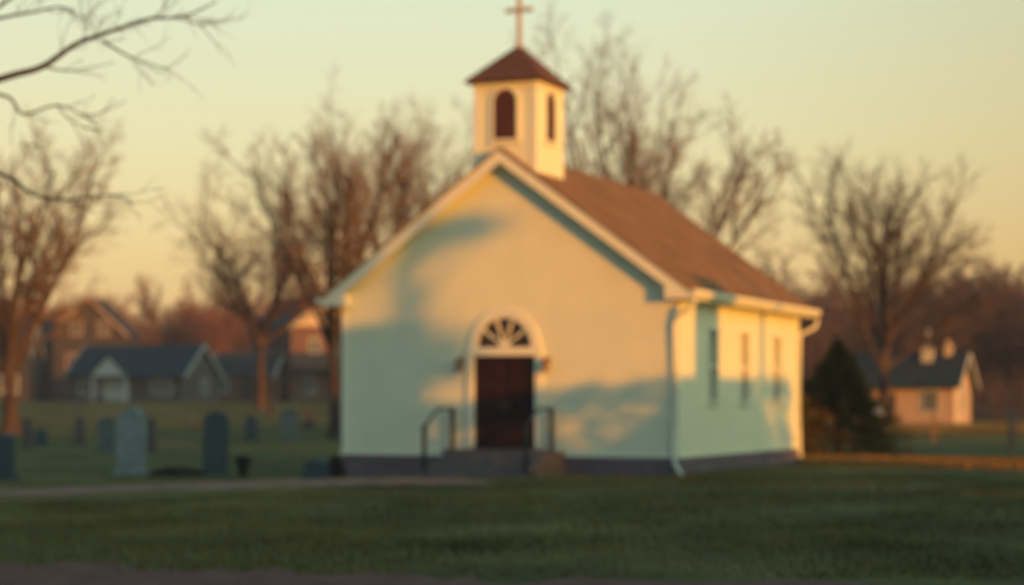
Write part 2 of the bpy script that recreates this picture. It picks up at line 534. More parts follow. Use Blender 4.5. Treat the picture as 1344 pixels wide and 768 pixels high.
# downspouts
d = MB()
d.tube([(TIP + .08, -OV + .10, EAVE + .06), (TIP + .07, -OV + .08, EAVE - .10), (TIP - .05, -.30, EAVE - .20), (HW + .02, -.12, EAVE - .42), (HW - .06, -.09, EAVE - .60),
        (HW - .06, -.09, .45), (HW - .03, -.10, .25), (HW + .16, -.28, .02), (HW + .26, -.36, -.03)], .045, 8)
d.box(HW - .12, HW, -.10, -.036, 2.9, 2.95); d.box(HW - .12, HW, -.10, -.036, 1.2, 1.25)
d.build('downspout', M['trim'], church)
d = MB()
d.tube([(TIP + .08, L + OV - .12, EAVE + .06), (TIP + .08, L + OV - .12, EAVE - .10), (TIP + .03, L + .10, EAVE - .30), (HW + .10, L - .08, EAVE - .48),
        (HW + .085, L - .10, EAVE - .6), (HW + .085, L - .10, .25), (HW + .12, L - .10, .10), (HW + .30, L - .1, .0)], .05, 8)
d.build('downspout', M['trim'], church)
# side windows
for sgn in (1, -1):
    for c in WIN:
        fr = MB()
        X0, X1 = sgn * (HW - .06), sgn * (HW + .045)
        def bx(y0, y1, z0, z1, a=X0, b_=X1): fr.box(*sorted((a, b_)), y0, y1, z0, z1)
        bx(c - .43, c - .37, 1.66, 3.40); bx(c + .37, c + .43, 1.66, 3.40)
        bx(c - .46, c + .46, 3.40, 3.51, X0, sgn * (HW + .055))
        bx(c - .37, c + .37, 2.50, 2.56, X0, sgn * HW); bx(c - .02, c + .02, 1.66, 2.499, X0, sgn * (HW - .012)); bx(c - .02, c + .02, 2.561, 3.40, X0, sgn * (HW - .012))
        wn = fr.build('window', M['trim'], church)
        s2 = MB(); s2.box(*sorted((X0, sgn * (HW + .09))), c - .5, c + .5, 1.59, 1.655); s2.build('sill', M['trim'], wn)
        p = MB(); p.box(*sorted((sgn * (HW - .09), sgn * (HW - .07))), c - .372, c + .372, 1.66, 3.40); p.build('pane', M['pane_grey'], wn)
# door case and door
dc = MB()
IN = .80; OUT = .97; SPR = 2.98; ROUT = .93; RIN = .70
for sgn in (-1, 1):
    dc.box(*sorted((sgn * IN, sgn * OUT)), -.075, .05, FLOOR, SPR - .10)
dc.box(-OUT - .02, OUT + .02, -.085, .05, 2.76, 2.96)
N = 28
for i in range(N):
    a0, a1 = math.pi * i / N, math.pi * (i + 1) / N
    q = [(RIN * math.cos(a0), -.075, SPR - .02 + RIN * math.sin(a0)), (ROUT * math.cos(a0), -.075, SPR - .02 + ROUT * math.sin(a0)),
         (ROUT * math.cos(a1), -.075, SPR - .02 + ROUT * math.sin(a1)), (RIN * math.cos(a1), -.075, SPR - .02 + RIN * math.sin(a1))]
    dc.prism(q, (0, .12, 0))
dc.build('door_case', M['trim'], church)
fl = MB()
for i in range(12):
    a0, a1 = math.pi * i / 12, math.pi * (i + 1) / 12
    fl.prism([(0, -.03, SPR), (.15 * math.cos(a0), -.03, SPR + .15 * math.sin(a0)), (.15 * math.cos(a1), -.03, SPR + .15 * math.sin(a1))], (0, .05, 0))
for k in range(1, 5):
    a = math.pi * k / 5; ca, sa = math.cos(a), math.sin(a); w_ = .030
    fl.prism([(.12 * ca - sa * w_ * .6, -.033, SPR + .12 * sa + ca * w_ * .6), (.12 * ca + sa * w_ * .6, -.033, SPR + .12 * sa - ca * w_ * .6),
              (.72 * ca + sa * w_, -.033, SPR + .72 * sa - ca * w_), (.72 * ca - sa * w_, -.033, SPR + .72 * sa + ca * w_)], (0, .05, 0))
fan = fl.build('fanlight', M['trim'], church)
p = MB(); p.prism([(.75 * math.cos(math.pi * i / 20), .03, SPR - .02 + .75 * math.sin(math.pi * i / 20)) for i in range(21)], (0, .02, 0)); p.build('pane', M['pane_dark'], fan)
for sgn in (-1, 1):
    dm = MB()
    xs_ = sorted((sgn * .004, sgn * .80))
    dm.box(xs_[0], xs_[1], .045, .085, FLOOR, 2.76)
    a, b_ = xs_
    for (z0, z1) in ((FLOOR + .22, FLOOR + .78), (FLOOR + .95, FLOOR + 1.45), (FLOOR + 1.6, FLOOR + 2.08)):
        for (x0, x1) in ((a + .1, a + .36), (a + .44, a + .70)):
            dm.box(x0, x1, .03, .0449, z0, z1); dm.box(x0 + .04, x1 - .04, .022, .0299, z0 + .04, z1 - .04)
    dr = dm.build('door', M['door'], church)
    h = MB(); h.tube([(sgn * .08, .045, FLOOR + 1.0), (sgn * .08, -.02, FLOOR + 1.0)], .012, 8); h.lathe([(.0, -.03), (.022, -.02), (.03, 0), (.022, .02), (.0, .03)], 10, (sgn * .08, -.03, FLOOR + 1.0))
    h.box(sgn * .08 - .02, sgn * .08 + .02, .038, .0449, FLOOR + .9, FLOOR + 1.1)
    h.build('door_knob', M['brass'], dr)
# wall lanterns
for sgn in (-1, 1):
    x = sgn * 1.12
    lm = MB(); lm.box(x - .05, x + .05, -.05, -.023, 2.50, 2.72)
    lm.tube([(x, -.05, 2.66), (x, -.16, 2.70), (x, -.18, 2.66)], .012, 6)
    lm.lathe([(.012, .12), (.10, .05), (.105, .035), (.0, .035)], 6, (x, -.18, 2.60))
    lm.lathe([(.0, -.01), (.05, 0), (.065, .02), (.02, .025)], 6, (x, -.18, 2.36))
    for k in range(6):
        a = k * math.pi / 3
        lm.tube([(x + .06 * math.cos(a), -.18 + .06 * math.sin(a), 2.38), (x + .09 * math.cos(a), -.18 + .09 * math.sin(a), 2.64)], .008, 4)
    lan = lm.build('wall_lantern', M['brass'], church)
    g = MB(); g.lathe([(.052, 2.38), (.078, 2.635)], 6, (x, -.18, 0)); g.build('lantern_glass', M['lampglass'], lan)
# steps
SW = 1.36
NS = 4; rise = (FLOOR - .03 + .14) / NS
st = MB()
y_front = [-.62, -1.02, -1.42, -1.82]
top = FLOOR - .03
for i in range(NS):
    zt = top - i * rise
    yb = -.055 if i == 0 else y_front[i - 1]
    st.box(-SW, SW, y_front[i] - .025, yb + (0 if i == 0 else -.026), zt - .06, zt)      # tread with nosing
    st.box(-SW, SW, y_front[i], yb - (0 if i == 0 else .001), -.5, zt - .0605)
st.build('steps', M['concrete'], church)
for sgn in (1,):
    ck = MB()
    ck.prism([(SW + .001, -.06, -.5), (SW + .001, -.06, FLOOR - .08), (SW + .001, -1.15, FLOOR - .08), (SW + .001, -1.86, .12), (SW + .001, -1.86, -.5)], (.2, 0, 0))
    ck.build('step_cheek', M['stepbrick'], church)
for sgn in (-1, 1):
    x = sgn * 1.28
    h = MB()
    zt = top + .96
    h.box(x - .045, x + .045, -.24, -.15, top, zt)
    h.box(x - .042, x + .042, -1.82, -1.736, -.2, .5 + .62)
    h.tube([(x, -.10, zt), (x, -.98, zt + .01)], .034, 8)
    h.tube([(x, -.96, zt + .01), (x, -1.30, zt - .12), (x, -1.76, zt - .44), (x, -1.80, zt - .50)], .034, 8)
    h.build('handrail', M['iron'], church)

# bell tower
TW = .79; TD = 1.72; T0 = .04
TT = 9.30
tw = MB()
tw.box(-TW, TW, T0, T0 + TD, 6.6, TT)
tower = tw.build('bell_tower', M['siding'], church)
tr = MB()
for (x, y) in ((-TW, T0), (TW, T0), (TW, T0 + TD), (-TW, T0 + TD)):
    sx2 = 1 if x > 0 else -1; sy2 = -1 if y == T0 else 1
    tr.box(*sorted((x + sx2 * .02, x - sx2 * .12)), *sorted((y + sy2 * .001, y + sy2 * .022)), 6.6, TT - .06)
    tr.box(*sorted((x + sx2 * .001, x + sx2 * .0199)), *sorted((y, y - sy2 * .12)), 6.6, TT - .06)
tr.box(-TW - .035, TW + .035, T0 - .035, T0 + TD + .035, TT - .13, TT - .0)
tr.build('tower_trim', M['trim'], tower)
tro = MB()
o_ = .2; e0 = TT + .002; yc = T0 + TD / 2; PK = 10.34
x0, x1, y0, y1 = -TW - o_, TW + o_, T0 - o_, T0 + TD + o_
base = [(x0, y0), (x1, y0), (x1, y1), (x0, y1)]
k = len(tro.v)
tro.v += [(x, y, e0) for x, y in base] + [(x, y, e0 + .05) for x, y in base]
# slightly flared pyramid
mid = [(x * .48, yc + (y - yc) * .48, e0 + .05 + (PK - e0) * .50) for x, y in base]
tro.v += mid + [(0, yc, PK)]
tro.f += [(3, 2, 1, 0)] + [(i, (i + 1) % 4, 4 + (i + 1) % 4, 4 + i) for i in range(4)]
tro.f += [(4 + i, 4 + (i + 1) % 4, 8 + (i + 1) % 4, 8 + i) for i in range(4)] + [(8 + i, 8 + (i + 1) % 4, 12) for i in range(4)]
tro.build('tower_roof', M['tower_roof'], tower)
def louver(face):
    zb, w_ = 7.93, .30
    hgt = .90
    def P(u, dpt, z):
        if face == 'f': return (u - .0, T0 - dpt, z)
        if face == 'b': return (u, T0 + TD + dpt, z)
        if face == 'r': return (TW + dpt, yc + u, z)
        return (-TW - dpt, yc + u, z)
    n = 12
    fr = MB()
    arc = [(w_ * math.cos(math.pi * i / n), zb + hgt + w_ * math.sin(math.pi * i / n)) for i in range(n + 1)]
    ring_in = [(w_, zb)] + arc + [(-w_, zb)]
    ring_out = [(w_ + .07, zb)] + [((w_ + .07) * math.cos(math.pi * i / n), zb + hgt + (w_ + .07) * math.sin(math.pi * i / n)) for i in range(n + 1)] + [(-w_ - .07, zb)]
    ext = Vector(P(0, .05, 0)) - Vector(P(0, .002, 0))
    for i in range(len(ring_in) - 1):
        q = [ring_in[i], ring_out[i], ring_out[i + 1], ring_in[i + 1]]
        fr.prism([P(u, .002, z) for u, z in q], ext)
    fr.prism([P(u, .002, z) for u, z in ((-w_ - .1, zb - .07), (w_ + .1, zb - .07), (w_ + .1, zb - .002), (-w_ - .1, zb - .002))], ext * 1.4)
    fr.build('louver_frame', M['trim'], tower)
    lv = MB()
    lv.prism([P(u, .003, z) for u, z in ring_in], ext * .15)
    z = zb + .03
    while z < zb + hgt + w_ - .06:
        ww = w_ if z < zb + hgt else math.sqrt(max(.0, w_ ** 2 - (z - zb - hgt + .05) ** 2))
        ww -= .01
        lv.poly([P(-ww, .012, z + .06), P(ww, .012, z + .06), P(ww, .04, z), P(-ww, .04, z)])
        z += .075
    lv.build('louver', M['louver'], tower)
for fc in 'frbl': louver(fc)
cm = MB()
cm.box(-.05, .05, yc - .05, yc + .05, PK - .12, PK + 1.25)
cm.box(-.36, -.0505, yc - .045, yc + .045, PK + .78, PK + .88); cm.box(.0505, .36, yc - .045, yc + .045, PK + .78, PK + .88)
cm.lathe([(.12, -.16), (.10, -.04), (.07, 0)], 8, (0, yc, PK))
cm.build('cross', M['cross'], church, bevel=.008)

# ------------------------------------------------------------------ trees
def rand_perp(d, rnd):
    v = Vector((rnd.gauss(0, 1), rnd.gauss(0, 1), rnd.gauss(0, 1)))
    v = v - d * v.dot(d); v.normalize(); return v

class Tree:
    def __init__(s, seed): s.r = random.Random(seed); s.limb = MB(); s.twig = MB()
    def branch(s, p, d, length, r, lvl, P):
        rnd = s.r
        n = P['seg'][lvl]
        pts = [p.copy()]; dirs = [d.copy()]
        step = length / n
        for i in range(n):
            d = d + rand_perp(d, rnd) * P['wig'][lvl] + Vector((0, 0, P['up'][lvl]))
            d.normalize(); p = p + d * step
            pts.append(p.copy()); dirs.append(d.copy())
        last = lvl == P['levels'] - 1
        rend = r * (P['taper'] if not last else .45)
        rad = [r + (rend - r) * i / n for i in range(n + 1)]
        if lvl == 0: rad[0] *= 1.45
        tgt = s.limb if lvl <= P['limb'] else s.twig
        tgt.tube(pts, rad, 9 if lvl == 0 else (6 if lvl == 1 else (4 if lvl == 2 else 3)), cap=lvl < 2)
        if last: return
        nc = P['kids'][lvl]
        nc = max(2, int(nc + rnd.uniform(-1, 1) * nc * .25))
        lo = P['start'][lvl]
        az = rnd.uniform(0, 6.28)
        for c in range(nc):
            t = lo + (1 - lo) * ((c + rnd.uniform(.1, .9)) / nc)
            k = min(int(t * n), n - 1); f = t * n - k
            q = pts[k].lerp(pts[k + 1], f); dd = dirs[k].lerp(dirs[k + 1], f).normalized()
            az += 2.4 + rnd.uniform(-.5, .5)
            u = dd.cross(Vector((0, 0, 1)))
            if u.length < .1: u = dd.cross(Vector((1, 0, 0)))
            u.normalize(); v = dd.cross(u)
            side = u * math.cos(az) + v * math.sin(az)
            ang = R(P['ang'][lvl] * rnd.uniform(.65, 1.3))
            nd = (dd * math.cos(ang) + side * math.sin(ang)).normalized()
            ln = length * P['ratio'][lvl] * rnd.uniform(.7, 1.2) * (1.15 - .45 * t if lvl else 1.0)
            rr = min(r * P['rr'][lvl], (rad[k]) * .85) * rnd.uniform(.75, 1.0)
            s.branch(q, nd, ln, max(rr, P['rmin']), lvl + 1, P)

BASEP = dict(levels=6, limb=2, seg=[6, 7, 5, 4, 3, 2], wig=[.05, .10, .13, .17, .2, .2], up=[.03, .08, .08, .07, .05, .03],
             kids=[8, 7, 6, 5, 5], start=[.45, .25, .2, .15, .1], ang=[38, 40, 42, 45, 45], ratio=[1.25, .55, .52, .5, .5],
             rr=[.5, .5, .5, .5, .6], taper=.35, rmin=.012)
def tree(px, D, height, label, seed, P=None, trunk=.28, rad=.3, lean=(0, 0), group='bare trees behind the church',
         mats=('bark', 'twig'), name='bare_tree', loc=None, d0=None):
    P = {**BASEP, **(P or {})}
    loc = loc or at(px, D=D)
    t = Tree(seed)
    d = Vector((lean[0], lean[1], 1)).normalized()
    t.branch(Vector((0, 0, -.15)), d, trunk, rad, 0, P)
    # scale the grown tree to the wanted height
    zmax = max(v[2] for v in t.twig.v + t.limb.v)
    k = height / zmax
    for mb in (t.limb, t.twig): mb.v = [(x * k, y * k, z * k) for x, y, z in mb.v]
    root = empty(name, loc)
    t.limb.build('trunk', M[mats[0]], root, smooth=True)
    t.twig.build('crown', M[mats[1]], root)
    tag(root, label, 'tree', group)
    return root

# graveyard side
UP = dict(kids=[10, 8, 6, 5, 4], start=[.45, .3, .2, .15, .1], ang=[26, 30, 38, 42, 45], ratio=[1.9, .42, .5, .5, .5], wig=[.04, .07, .12, .16, .2, .2], up=[.02, .05, .08, .06, .04, .02])
tree(15, 100, 19.3, 'bare tree with low fork in the graveyard, leftmost behind the headstones', 11,
     {**UP, 'start': [.5, .2, .2, .15, .1], 'ang': [34, 36, 40, 42, 45], 'kids': [11, 8, 6, 5, 4], 'rmin': .012}, trunk=4.2, rad=.36)
tree(342, 140, 17.3, 'broad bare tree in front of the brick house, left of the church', 23,
     {**UP, 'start': [.75, .15, .2, .15, .1], 'ang': [46, 36, 40, 42, 45], 'kids': [11, 8, 6, 5, 5], 'ratio': [1.5, .5, .52, .5, .5], 'rmin': .014}, trunk=5.4, rad=.36, mats=('bark', 'twig_red'))
tree(441, 92, 15.9, 'dark leaning bare tree rising just left of the church eave', 37,
     {**UP, 'start': [.65, .25, .2, .15, .1], 'ang': [28, 32, 38, 42, 45], 'kids': [9, 7, 6, 5, 4], 'ratio': [1.5, .45, .5, .5, .5], 'rmin': .010}, trunk=5.2, rad=.3, lean=(.02, 0), mats=('bark_dark', 'twig'))
tree(512, 104, 17.8, 'upswept bare tree behind the left slope of the church roof', 41, {**UP, 'ang': [24, 30, 36, 42, 45], 'kids': [9, 8, 6, 5, 4], 'rmin': .010}, trunk=5, rad=.3)
tree(598, 112, 18.4, 'slender bare tree showing between the church roof and the left of the bell tower', 47, {**UP, 'ang': [22, 30, 36, 42, 45], 'kids': [9, 7, 6, 5, 4], 'rmin': .010}, trunk=5.2, rad=.28)
# right of the tower
tree(802, 104, 22.3, 'tallest bare tree directly right of the bell tower, above the church roof', 53, {**UP, 'kids': [11, 8, 6, 5, 4], 'ang': [20, 28, 36, 42, 45], 'up': [.02, .05, .07, .05, .04, .02], 'rmin': .010}, trunk=5.6, rad=.28)
tree(868, 92, 15.6, 'bare tree with limbs spreading right over the rear end of the church roof', 61,
     {**UP, 'kids': [9, 7, 6, 5, 4], 'start': [.5, .3, .2, .15, .1], 'ang': [38, 30, 36, 42, 45], 'up': [.02, .04, .05, .05, .04, .02], 'ratio': [1.1, .45, .5, .5, .5], 'rmin': .012}, trunk=6, rad=.26, lean=(.06, 0), mats=('bark_dark', 'twig'))
# big round tree
tree(1158, 118, 16.8, 'round crowned bare tree standing in front of the small cottage at right', 79,
     {**UP, 'kids': [16, 8, 6, 5, 4], 'start': [.42, .2, .15, .15, .1], 'ang': [46, 34, 38, 42, 45], 'ratio': [.98, .5, .52, .5, .5], 'rmin': .013, 'rr': [.36, .5, .5, .5, .6], 'taper': .45}, trunk=8.2, rad=.50,
     group='bare trees in the right field', mats=('bark', 'twig_dark'))

# near tree outside the left edge whose limbs reach into the picture
def near_tree():
    t = Tree(5)
    D = 25.0
    base = Vector((-9.4, D, gz(-9.4, D)))
    P = {**BASEP, 'levels': 5, 'rmin': .006, 'kids': [7, 6, 4, 3], 'ratio': [.9, .5, .5, .5], 'seg': [6, 6, 4, 3, 3], 'ang': [55, 40, 40, 40]}
    t.limb.tube([Vector((0, 0, -.2)), Vector((.05, 0, 1.5)), Vector((-.05, .1, 3.2)), Vector((.1, .1, 5.0)), Vector((0, .2, 7.5)), Vector((-.2, .2, 9.6))], [.42, .3, .26, .22, .14, .06], 10)
    def pix(px, py, dd=0): return Vector(((px - CX) / FPX * (D + dd), D + dd, zat(py, D + dd))) - base
    limbs = [([pix(-330, 250), pix(-170, 160), pix(0, 104), pix(55, 88), pix(100, 58), pix(150, 40), pix(195, 25), pix(240, 22), pix(285, 2)], .075, .008),
             ([pix(-320, 130), pix(-160, 60), pix(0, 24), pix(45, 16), pix(85, 10), pix(125, 36)], .04, .006),
             ([pix(-330, 200), pix(-120, 100, .5), pix(0, 8, .5), pix(40, -18, .5)], .05, .012),
             ([pix(-325, 240), pix(-120, 140, .6), pix(0, 124, .6), pix(30, 150, .6), pix(75, 138, .6), pix(120, 152, .6), pix(165, 132, .6)], .038, .005),
             ([pix(-330, 300), pix(-110, 210, 1), pix(0, 228, 1), pix(45, 256, 1), pix(90, 262, 1), pix(150, 256, 1), pix(175, 268, 1)], .045, .006),
             ([pix(135, 54), pix(165, 72), pix(185, 80), pix(225, 92)], .022, .005),
             ([pix(60, 88), pix(95, 93), pix(150, 82)], .018, .005),
             ([pix(75, 138, .6), pix(95, 160, .6), pix(130, 172, .6)], .014, .005),
             ([pix(200, 24), pix(215, 10), pix(220, -8)], .012, .005), ([pix(240, 22), pix(262, 34), pix(276, 48)], .012, .004),
             ([pix(100, 58), pix(112, 46), pix(110, 28), pix(120, 12)], .012, .004)]
    for pts, r0, r1 in limbs:
        r0 *= .85
        n = len(pts)
        # smooth the run a little
        fine = []
        for i in range(n - 1):
            a = pts[max(i - 1, 0)]; b_ = pts[i]; c = pts[i + 1]; d_ = pts[min(i + 2, n - 1)]
            for k in range(4):
                s_ = k / 4
                fine.append(.5 * ((2 * b_) + (c - a) * s_ + (2 * a - 5 * b_ + 4 * c - d_) * s_ ** 2 + (3 * b_ - a - 3 * c + d_) * s_ ** 3))
        fine.append(pts[-1])
        m_ = len(fine) - 1
        rad = [r0 + (r1 - r0) * (i / m_) ** .8 for i in range(m_ + 1)]
        t.limb.tube(fine, rad, 7)
        for i in range(int(m_ * .45), m_):
            if t.r.random() < .65:
                d_ = (fine[i + 1] - fine[i]).normalized()
                nd = (d_ + rand_perp(d_, t.r) * .8 + Vector((0, 0, .15))).normalized()
                t.branch(fine[i], nd, t.r.uniform(.25, .7), .007, 3, {**P, 'levels': 5, 'seg': [3, 3, 3, 3, 3], 'rmin': .004})
    for k in range(9):
        a = k * 2.4
        t.branch(Vector((0, .1, 4.2 + k * .55)), Vector((math.cos(a) * .8 - .7, math.sin(a), .7)).normalized(), 3.0, .09, 1, P)
    root = empty('bare_tree', base)
    t.limb.build('trunk', M['bark_dark'], root, smooth=True)
    t.twig.build('crown', M['bark_dark'], root)
    tag(root, 'near bare tree whose dark limbs reach in at the upper left corner', 'tree')
near_tree()

# woods far off, one mass each
def wood(name, label, spots, seed, mat_, h0, h1, rmin=.03, brush=0, box=None):
    rnd = random.Random(seed)
    total = MB()
    protos = []
    for q in range(5):
        t = Tree(seed * 10 + q)
        t.branch(Vector((0, 0, -.2)), Vector((0, 0, 1)), 5, .22, 0, {**BASEP, 'levels': 5, 'kids': [8, 7, 6, 5], 'start': [.25, .2, .15, .1], 'rmin': rmin, 'ang': [34, 38, 42, 45], 'seg': [4, 4, 3, 2, 2], 'ratio': [1.15, .55, .55, .55]})
        v = t.limb.v + t.twig.v; off = len(t.limb.v)
        f = t.limb.f + [tuple(i + off for i in q_) for q_ in t.twig.f]
        zm = max(p[2] for p in v)
        protos.append(([(a / zm, b / zm, c / zm) for a, b, c in v], f))
    for (x, y) in spots:
        v, f = protos[rnd.randrange(5)]
        h = rnd.uniform(h0, h1); a = rnd.uniform(0, 6.28); ca, sa = math.cos(a), math.sin(a); w_ = rnd.uniform(.8, 1.25)
        g = gz(x, y); k = len(total.v)
        total.v += [(x + (px * ca - py * sa) * h * w_, y + (px * sa + py * ca) * h * w_, g + pz * h) for px, py, pz in v]
        total.f += [tuple(i + k for i in q) for q in f]
    for i in range(brush):
        x = rnd.uniform(box[0], box[1]); y = rnd.uniform(box[2], box[3]); g = gz(x, y)
        h = rnd.uniform(1.2, 4.5)
        p = Vector((x, y, g - .1)); q = p + Vector((rnd.gauss(0, .5), rnd.gauss(0, .5), h))
        total.tube([p, p.lerp(q, .5) + Vector((rnd.gauss(0, .15), 0, 0)), q], [.06, .045, .02], 3, cap=False)
    o = total.build(name, mat_)
    tag(o, label, 'woodland', kind='stuff')
rn = random.Random(77)
sp = []
for i in range(80):
    D = rn.uniform(165, 255); px = rn.uniform(1030, 1400); sp.append(((px - CX) / FPX * D, D))
wood('bare_woodland', 'dark brown mass of bare woodland across the field at right', sp, 4, M['twig_wood'], 10, 14.5, .045, 9000, (22, 62, 165, 215))
sp = []
for i in range(80):
    D = rn.uniform(235, 300); px = rn.uniform(-60, 560); sp.append(((px - CX) / FPX * D, D))
wood('reddish_woodland', 'reddish brown bare woodland rising behind the houses at left', sp, 6, M['twig_red'], 9.5, 17, .045, 6000, (-75, -10, 240, 290))

# ------------------------------------------------------------------ thin evening haze
hz = MB(); hz.box(-1250, 1250, -320, 1250, -2.5, 27)
hm = bpy.data.materials.new('haze_air'); hm.use_nodes = True
hn = hm.node_tree; hn.nodes.remove(hn.nodes["Principled BSDF"])
pv = hn.nodes.new("ShaderNodeVolumePrincipled"); pv.inputs["Density"].default_value = HAZE
pv.inputs["Color"].default_value = (.95, .93, .92, 1); pv.inputs["Anisotropy"].default_value = 0
hn.links.new(pv.outputs[0], [x for x in hn.nodes if x.type == 'OUTPUT_MATERIAL'][0].inputs["Volume"])
ho = hz.build('haze', hm); tag(ho, kind='stuff')

# ------------------------------------------------------------------ houses
def gable_house(name, label, loc, rot, w, d, h, rh, wm, rm, over=.4, wins=(), doors=(), chim=(), group=None, gables='x', cat='house', frame='white', pane='pane_far', baseh=.8):
    """ridge along local x, length w; depth d; front faces local -y"""
    root = empty(name, loc, rot)
    tag(root, label, cat, group)
    wl = MB()
    prof = [(-w / 2, -d / 2, -baseh), (-w / 2, d / 2, -baseh), (-w / 2, d / 2, h), (-w / 2, 0, h + rh), (-w / 2, -d / 2, h)]
    wl.prism(prof, (w, 0, 0))
    wl.build('wall', M[wm], root)
    sl = rh / (d / 2)
    for s in (-1, 1):
        r_ = MB()
        y1 = s * (d / 2 + over); z1 = h - sl * over
        r_.prism([(-w / 2 - over, 0, h + rh + .03), (-w / 2 - over, y1, z1 + .03), (-w / 2 - over, y1, z1 + .18), (-w / 2 - over, 0, h + rh + .18)], (w + 2 * over, 0, 0))
        r_.build('roof', M[rm], root)
    for xe in (-w / 2 - over - .05, w / 2 + over + .002):
        y1 = d / 2 + over; z1 = h - sl * over; tr_ = MB()
        tr_.prism([(xe, 0, h + rh - .08), (xe, y1, z1 - .08), (xe, y1, z1 + .2), (xe, 0, h + rh + .2), (xe, -y1, z1 + .2), (xe, -y1, z1 - .08)], (.048, 0, 0))
        tr_.build('rake_trim', M[frame], root)
    for (face, u, z, ww, wh) in wins:
        def P(a, o, zz):
            return {'f': (a, -d / 2 - o, zz), 'r': (w / 2 + o, a, zz), 'l': (-w / 2 - o, a, zz), 'b': (a, d / 2 + o, zz)}[face]
        e = Vector(P(0, .06, 0)) - Vector(P(0, .002, 0))
        fr = MB(); t_ = .12
        for (a, b_, c, dd) in ((-ww / 2 - t_, -ww / 2, -t_, wh + t_), (ww / 2, ww / 2 + t_, -t_, wh + t_), (-ww / 2, ww / 2, -t_, 0), (-ww / 2, ww / 2, wh, wh + t_), (-.03, .03, 0, wh)):
            fr.prism([P(u + a, .002, z + c), P(u + b_, .002, z + c), P(u + b_, .002, z + dd), P(u + a, .002, z + dd)], e)
        o = fr.build('window', M[frame], root)
        pn = MB(); pn.prism([P(u - ww / 2, .004, z), P(u + ww / 2, .004, z), P(u + ww / 2, .004, z + wh), P(u - ww / 2, .004, z + wh)], e * .4); pn.build('pane', M[pane], o)
    for (face, u, ww, wh, mm) in doors:
        def P(a, o, zz):
            return {'f': (a, -d / 2 - o, zz), 'r': (w / 2 + o, a, zz), 'l': (-w / 2 - o, a, zz), 'b': (a, d / 2 + o, zz)}[face]
        e = Vector(P(0, .05, 0)) - Vector(P(0, .002, 0))
        dm = MB(); dm.prism([P(u - ww / 2, .002, -.1), P(u + ww / 2, .002, -.1), P(u + ww / 2, .002, wh), P(u - ww / 2, .002, wh)], e)
        dm.build('door', M[mm], root)
    for (x, y, s, z1, mm) in chim:
        c = MB(); c.box(x - s / 2, x + s / 2, y - s / 2, y + s / 2, h, z1); c.box(x - s / 2 - .06, x + s / 2 + .06, y - s / 2 - .06, y + s / 2 + .06, z1 + .002, z1 + .14)
        c.build('chimney', M[mm], root)
    return root

def groundpt(px, D, z=None):
    p = at(px, D=D); return p if z is None else Vector((p.x, p.y, z))

# low white-porched house
hp = groundpt(190, 190)
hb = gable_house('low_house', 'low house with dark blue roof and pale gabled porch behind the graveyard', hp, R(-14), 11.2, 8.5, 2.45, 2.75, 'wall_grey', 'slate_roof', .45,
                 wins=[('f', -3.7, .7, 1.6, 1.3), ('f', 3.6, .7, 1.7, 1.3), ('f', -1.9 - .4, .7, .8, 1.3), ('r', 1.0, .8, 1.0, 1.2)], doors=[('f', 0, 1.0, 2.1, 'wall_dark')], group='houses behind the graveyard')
pm = MB()
pm.prism([(-2.7, -4.25 - 1.7, 2.35), (.9, -4.25 - 1.7, 2.35), (-.9, -4.25 - 1.7, 4.15)], (0, 1.9, 0))
for x in (-2.6, .62): pm.box(x, x + .18, -5.9, -5.72, -.4, 2.349)
pm.build('porch', M['white'], hb)
pr_ = MB()
for s in (-1, 1):
    pr_.prism([(-.9, -6.1, 4.2), (-.9 + s * 2.1, -6.1, 2.12), (-.9 + s * 2.1, -6.1, 2.28), (-.9, -6.1, 4.36)], (0, 3.2, 0))
pr_.build('porch_roof', M['slate_roof'], hb)
pw = MB(); pw.box(-2.1, .4, -4.34, -4.252, .05, 2.3); pw.build('porch_panel', M['white'], hb)

# two-storey gabled house far left
hp = groundpt(128, 218)
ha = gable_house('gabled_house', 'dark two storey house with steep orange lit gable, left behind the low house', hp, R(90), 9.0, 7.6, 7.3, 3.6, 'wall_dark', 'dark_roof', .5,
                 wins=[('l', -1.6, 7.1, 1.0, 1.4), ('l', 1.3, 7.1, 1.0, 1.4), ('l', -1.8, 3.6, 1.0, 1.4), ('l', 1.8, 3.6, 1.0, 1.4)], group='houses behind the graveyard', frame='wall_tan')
wg = MB()
wg.prism([(2.6 - 3, 3.8, -.8), (2.6 + 3, 3.8, -.8), (2.6 + 3, 3.8, 6.4), (2.6, 3.8, 8.6), (2.6 - 3, 3.8, 6.4)], (0, 6.5, 0))
wg.build('side_wing', M['wall_dark'], ha)
wr = MB()
for s in (-1, 1):
    wr.prism([(2.6, 3.4, 8.64), (2.6 + s * 3.4, 3.4, 6.15), (2.6 + s * 3.4, 3.4, 6.3), (2.6, 3.4, 8.8)], (0, 7.3, 0))
wr.build('wing_roof', M['dark_roof'], ha)

